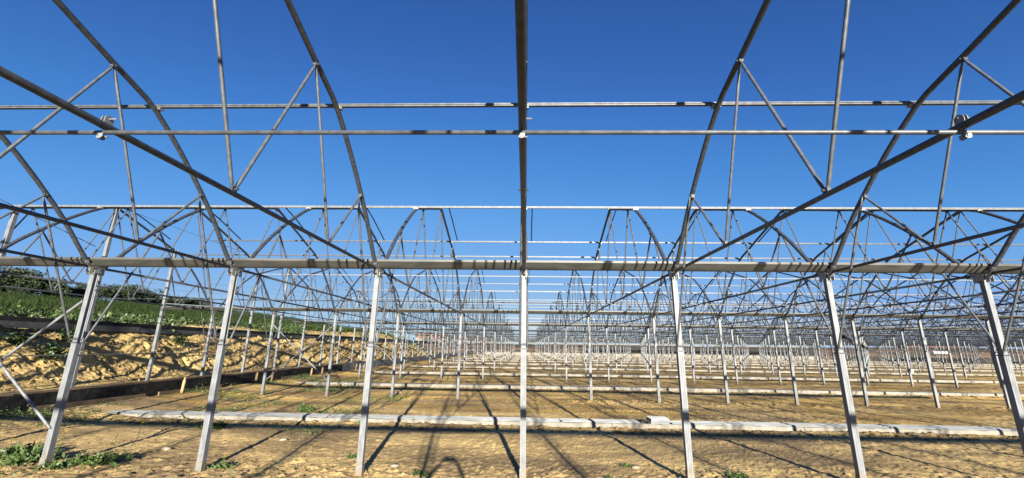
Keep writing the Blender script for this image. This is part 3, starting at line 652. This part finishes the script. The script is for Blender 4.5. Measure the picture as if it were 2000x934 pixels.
# ------------------------------------------------------------------ trees
def tree(x, y, z, w, h, label, seed, group='trees on the crest of the field', lobes=14, per=900):
    R = np.random.default_rng(seed); root = link('tree', None, loc=(x, y, z))
    tr = MB().tube([(0, 0, -.3), (.05*w, 0, h*.3), (.02*w, .02*w, h*.62)], [.05*h, .035*h, .012*h], 7)
    for k in range(5):
        a = R.uniform(0, 6.28); tr.tube([(.04*w, 0, h*R.uniform(.2, .4)), (math.cos(a)*w*.3, math.sin(a)*w*.3, h*R.uniform(.5, .75))], [.02*h, .006*h], 5)
    link('trunk', tr.mesh('trunk', BARK), root)
    P = []
    for k in range(lobes):
        c = np.array([R.normal(0, w*.24), R.normal(0, w*.22), h*R.uniform(.25, .86)]); rad = w*R.uniform(.12, .24)*(1.15-.45*c[2]/h)
        q = R.normal(0, 1, (per//lobes, 3)); q /= np.linalg.norm(q, axis=1, keepdims=True); q = c+q*rad*R.uniform(.55, 1.08, (len(q), 1))*[1, 1, .85]; P.append(q)
    P = np.concatenate(P); P[:, 2] = np.clip(P[:, 2], .1, None)
    link('crown', leaf_cloud('crown', np.concatenate([P, np.ones((len(P), 1))], 1), .045*h+.12, CROWN, 5, .07*h*.5+.05, .1, aspect=1.5, seed=seed), root)
    return tag(root, label, 'tree', group)
def crest(X, Y): return float(bank_z(np.array([X], float), np.array([Y], float))[0])
# screen-left cluster, then the low hedge running right
T = [(50.9, 5.5, 8.0, 10.2, 'leftmost dark bushy tree on the crest at the left edge'), (52.2, 8.5, 8.0, 10.7, 'broad dark tree, second from the left on the crest'), (53.9, 6.5, 8.2, 10.9, 'tallest dark round tree in the left clump'),
     (55.9, 4.6, 8.2, 10.1, 'dark tree at the right end of the left clump'), (57.4, 3.0, 8.2, 9.2, 'low bush at the right foot of the left clump'), (60.1, 3.2, 8.3, 9.3, 'small low bush in the gap beside the leftmost post'),
     (64.6, 5.0, 8.6, 10.2, 'bushy tree just right of the leftmost post'), (68.2, 6.5, 8.6, 10.4, 'dark tree in the middle of the low hedge'), (72.0, 6.5, 8.7, 10.3, 'broad bush in the right half of the low hedge'), (75.9, 3.6, 8.7, 9.8, 'low bush ending the hedge'),
     (78.8, 3.6, 8.7, 10.1, 'round bush standing alone right of the hedge'), (83.6, 6.5, 8.6, 10.0, 'last round bush on the crest before the second post')]
for k, (y, w, zb, zt, lab) in enumerate(T): tree(-66, y, zb-.5, w, zt-zb+.7, lab, 100+k, lobes=16, per=1300)

# ------------------------------------------------------------------ far end of the site
mb = MB(); mb.box((-10, 109, -.3), (72, 109.4, .78)); w2 = tag(link('end_wall', None), 'low pale concrete wall across the far end', 'wall')
link('wall_panel', mb.mesh('end_wall', CONC), w2)
o = MB(); pts = [(70, 100.5), (80, 96), (90, 88), (104, 80), (130, 70)]
for (a, b_) in zip(pts, pts[1:]): o.beam((a[0], a[1], .45), (b_[0], b_[1], .45), .1, 1.0)
tag(link('black_film_fence', o.mesh('film_fence', RUBBER)), 'long low black sheet barrier at the right far end', 'barrier')
nb = tag(link('dark_netting', None), 'dark netting fence behind the pale end wall', 'fence')
for k in range(14):
    link('net_panel', MB().box((16+k*4, 110.2, -.3), (19.9+k*4, 110.3, 2.1+.35*random.random())).mesh('net_panel', FILM), nb)
xe = np.linspace(-30, 260, 150); ye = np.array([112, 114, 117, 122, 132, 150]); ze = np.array([-.3, .8, 1.9, 2.4, 2.3, 1.2])
EX, EY = np.meshgrid(xe, ye); EZ = np.repeat(ze[:, None], len(xe), 1)*(.85+.4*fbm(EX*.05, EY*.1, 3, 9))*np.where(EX < 70, 1.12, 1.25)
me = fastmesh('earth_mound', np.stack([EX, EY, EZ], -1).reshape(-1, 3), gridfaces(len(ye), len(xe)), FAR); tag(link('earth_mound', me), 'low brown earth mound beyond the far end', None, kind='structure')
# far tree belt (reads as one mass)
R = np.random.default_rng(5); n = 3800; x = R.uniform(-120, 620, n); y = 230+R.uniform(0, 60, n)+.1*x; hh = 1.2+5*fbm(x*.02, y*0, 3, 2)**2*R.uniform(.3, 1, n)
z = R.uniform(0, 1, n)*hh
me = leaf_cloud('belt', np.stack([x, y, z, np.ones(n)], 1), 1.6, CROWN, 7, .9, .2, aspect=1.4, seed=6); tag(link('far_tree_belt', me), 'thin dark line of trees along the horizon', 'trees', kind='stuff')
for k, (x, y, w, h) in enumerate([(-38, 200, 12, 7), (-46, 205, 10, 8), (-30, 190, 10, 5), (-24, 185, 12, 4.5), (-12, 180, 14, 5), (2, 190, 14, 4.8), (18, 190, 14, 4.6), (30, 195, 12, 4.5)]):
    tree(x, y, -.4, w, h, 'distant green tree beyond the far end, %s from the left' % ORD[k+1], 300+k, 'trees beyond the far end', 8, 220)
for k, (x, y, w, h) in enumerate([(150, 190, 10, 6), (172, 200, 7, 7.5), (196, 190, 12, 6), (228, 200, 9, 7), (120, 185, 9, 5), (250, 190, 12, 6.5), (84, 190, 9, 5.5), (60, 185, 10, 5)]):
    tree(x, y, -.4, w, h, 'distant dark tree on the right horizon, %s in distance from the left' % ORD[sorted([150, 172, 196, 228, 120, 250, 84, 60]).index(x)+1], 400+k, 'trees on the right horizon', 7, 220)
sh = tag(link('shed', None, loc=(135, 150, -.3)), 'low dark shed on the mound at the far right', 'shed'); link('walls', MB().box((-9, -3, 0), (9, 3, 3.4)).mesh('walls', RUBBER), sh); link('roof', MB().prism([(-3.3, 3.41), (3.3, 3.41), (0, 4.5)], 'x', -9.3, 9.3).mesh('roof', ROOFR), sh)
def house(x, y, w, d, h, label):
    r = link('house', None, loc=(x, y, -.3)); link('walls', MB().box((-w/2, -d/2, 0), (w/2, d/2, h)).mesh('walls', WALLW), r)
    link('roof', MB().prism([(-d/2-.4, h+.01), (d/2+.4, h+.01), (0, h+d*.32)], 'x', -w/2-.4, w/2+.4).mesh('roof', ROOFR), r)
    for k in range(3):
        for lv in range(max(1, int(h//2.8))): link('window', MB().box((-w/2+w*(k+.35)/3, -d/2-.04, 1+lv*2.8), (-w/2+w*(k+.35)/3+1.1, -d/2+.02, 2.3+lv*2.8)).mesh('window', GLASS), r)
    link('door', MB().box((-.5, -d/2-.05, 0), (.45, -d/2+.02, 2.1)).mesh('door', WOOD), r)
    return tag(r, label, 'house', 'distant houses beyond the bank')
house(-52, 260, 12, 9, 6.2, 'distant house with red roof left of the others'); house(-40, 275, 11, 9, 6.0, 'distant pale house with red roof in the middle of the group'); house(-66, 290, 13, 9, 7.6, 'taller distant house behind the bank, farthest left'); house(-30, 300, 12, 9, 5.6, 'distant red-roofed house, rightmost of the group')
# white van/car beyond the barrier
def car(x, y, rz, label):
    r = link('parked_car', None, loc=(x, y, -.2)); r.rotation_euler = (0, 0, rz)
    body = [(-2.1, .35), (-2.15, .75), (-1.95, .98), (-1.2, 1.06), (-.75, 1.48), (.75, 1.5), (1.35, 1.06), (2.05, .92), (2.15, .62), (2.12, .35)]
    link('body', MB().prism([(a, b) for a, b in body], 'y', -.85, .85).mesh('body', CARW), r)
    for sy in (-.852, .842): link('side_window', MB().prism([(-1.1, 1.07), (-.72, 1.42), (.7, 1.43), (1.2, 1.07)], 'y', sy, sy+.01).mesh('window', GLASS), r)
    for wx in (-1.35, 1.35):
        for sy in (-.86, .66): link('wheel', MB().tube([(wx, sy, .33), (wx, sy+.2, .33)], .33, 14).mesh('wheel', RUBBER), r)
    return tag(r, label, 'car')
car(108, 89, .15, 'white car parked beyond the black barrier at the right edge')
tag(link('white_film_roll', MB().tube([(98, 108, 2.0), (101.5, 107.7, 1.95)], [.34, .28], 10).mesh('film_roll', CARW), loc=(0, 0, 0)), 'white rolled sheet lying on the mound at right', 'roll')
# black rubber strap hanging at the right
tag(link('rubber_strap', MB().beam((13.75, 19.6, 2.75), (14.15, 19.2, 2.35), .09, .12).beam((14.15, 19.2, 2.35), (14.75, 18.9, 1.95), .05, .10).beam((13.8, 19.5, 2.65), (14.9, 18.9, 1.85), .03, .03).mesh('strap', RUBBER)), 'black rubber strap hanging between posts right of the fifth post', 'strap')
# white bucket near the far right bed
tag(link('gap_shade', MB().beam((2.95, ystrip(1)-.17, .15), (3.16, ystrip(1)-.1, .165), .08, .03).beam((3.1, ystrip(1)-.2, .12), (3.16, ystrip(1)-.16, .12), .06, .07).mesh('shade', RUBBER)), 'black piece put in as gap scrap lying beside the short stack of profiles', 'shade')  # black piece added as the shade in the gap between bars
tag(link('white_bucket', MB().tube([(0, 0, 0), (0, 0, .42)], [.19, .24], 14).mesh('bucket', CARW), loc=(35.3, 41.5, 0)), 'white bucket standing on the soil in the right middle distance', 'bucket')
# overhead cables, far left
for k, (za, zb) in enumerate([(46, 34), (50, 37.5), (54, 41)]):
    P = [(-330+t*560, 330+t*260, (za*(1-t)+zb*t)-14*t*(1-t)) for t in np.linspace(0, 1, 14)]
    tag(link('power_cable', MB().tube(P, .06, 4).mesh('cable', GALV)), 'faint overhead cable in the left sky, %s from below' % ORD[k+1], 'cable', 'overhead cables')

# ------------------------------------------------------------------ the photographer, whose raised arms cast the shadow at the bottom
def person():
    bm = bpy.data.meshes.new('person'); Y = -.50
    J = {'pelvis': (0, Y, .96, .15), 'chest': (0, Y, 1.28, .16), 'neckb': (0, Y+.01, 1.46, .07), 'neck': (0, Y+.02, 1.54, .055), 'head': (0, Y+.04, 1.64, .092), 'top': (0, Y+.03, 1.74, .075),
         'shL': (-.20, Y, 1.43, .062), 'shR': (.20, Y, 1.43, .062), 'elL': (-.27, Y+.12, 1.78, .040), 'elR': (.29, Y+.12, 1.78, .040), 'wrL': (-.10, Y+.30, 1.97, .027), 'wrR': (.14, Y+.30, 1.97, .027), 'haL': (-.07, Y+.35, 2.00, .028), 'haR': (.11, Y+.35, 2.00, .028),
         'hiL': (-.10, Y, .90, .09), 'hiR': (.10, Y, .90, .09), 'knL': (-.13, Y+.02, .50, .062), 'knR': (.13, Y+.02, .50, .062), 'anL': (-.14, Y, .10, .042), 'anR': (.14, Y, .10, .042), 'toL': (-.16, Y+.18, .05, .038), 'toR': (.16, Y+.18, .05, .038)}
    E = [('pelvis', 'chest'), ('chest', 'neckb'), ('neckb', 'neck'), ('neck', 'head'), ('head', 'top'), ('chest', 'shL'), ('chest', 'shR'), ('shL', 'elL'), ('shR', 'elR'), ('elL', 'wrL'), ('elR', 'wrR'), ('wrL', 'haL'), ('wrR', 'haR'), ('pelvis', 'hiL'), ('pelvis', 'hiR'), ('hiL', 'knL'), ('hiR', 'knR'), ('knL', 'anL'), ('knR', 'anR'), ('anL', 'toL'), ('anR', 'toR')]
    rad = []
    V = [J[k][:3] for k in J]; rad = [J[k][3] for k in J]; idx = {k: i for i, k in enumerate(J)}; ed = [(idx[a], idx[b]) for a, b in E]
    for s, h in ((-1, 'haL'), (1, 'haR')):
        hx, hy, hz = J[h][:3]
        for f, (L, dz) in enumerate(((.07, .025), (.08, .010), (.075, -.006), (.06, -.022))):
            a = len(V); V += [(hx-s*.012, hy+.02, hz+dz), (hx-s*.012-s*L*.3, hy+.045, hz+dz+.012), (hx-s*L*.7, hy+.03, hz+dz+.012)]; rad += [.010, .009, .008]; ed += [(idx[h], a), (a, a+1), (a+1, a+2)]
        a = len(V); V += [(hx-s*.02, hy-.02, hz-.02), (hx-s*.05, hy-.01, hz-.035)]; rad += [.011, .009]; ed += [(idx[h], a), (a, a+1)]
    bm.from_pydata(V, ed, []); o = link('person', bm); bm.materials.append(CLOTH)
    md = o.modifiers.new('skin', 'SKIN'); sv = bm.skin_vertices[0].data
    for i, r in enumerate(rad): sv[i].radius = (r, r)
    sv[0].use_root = True
    o.modifiers.new('sub', 'SUBSURF').levels = 1; o.modifiers['sub'].render_levels = 1
    tag(o, 'person standing at the viewpoint with both arms raised holding a phone, seen only as shadow', 'person')
    ph = link('phone', MB().box((-.06, -.12, 1.945), (.10, -.11, 2.02)).mesh('phone', RUBBER)); tag(ph, 'black phone held up in both hands at the viewpoint, seen only in the shadow', 'phone')
person()
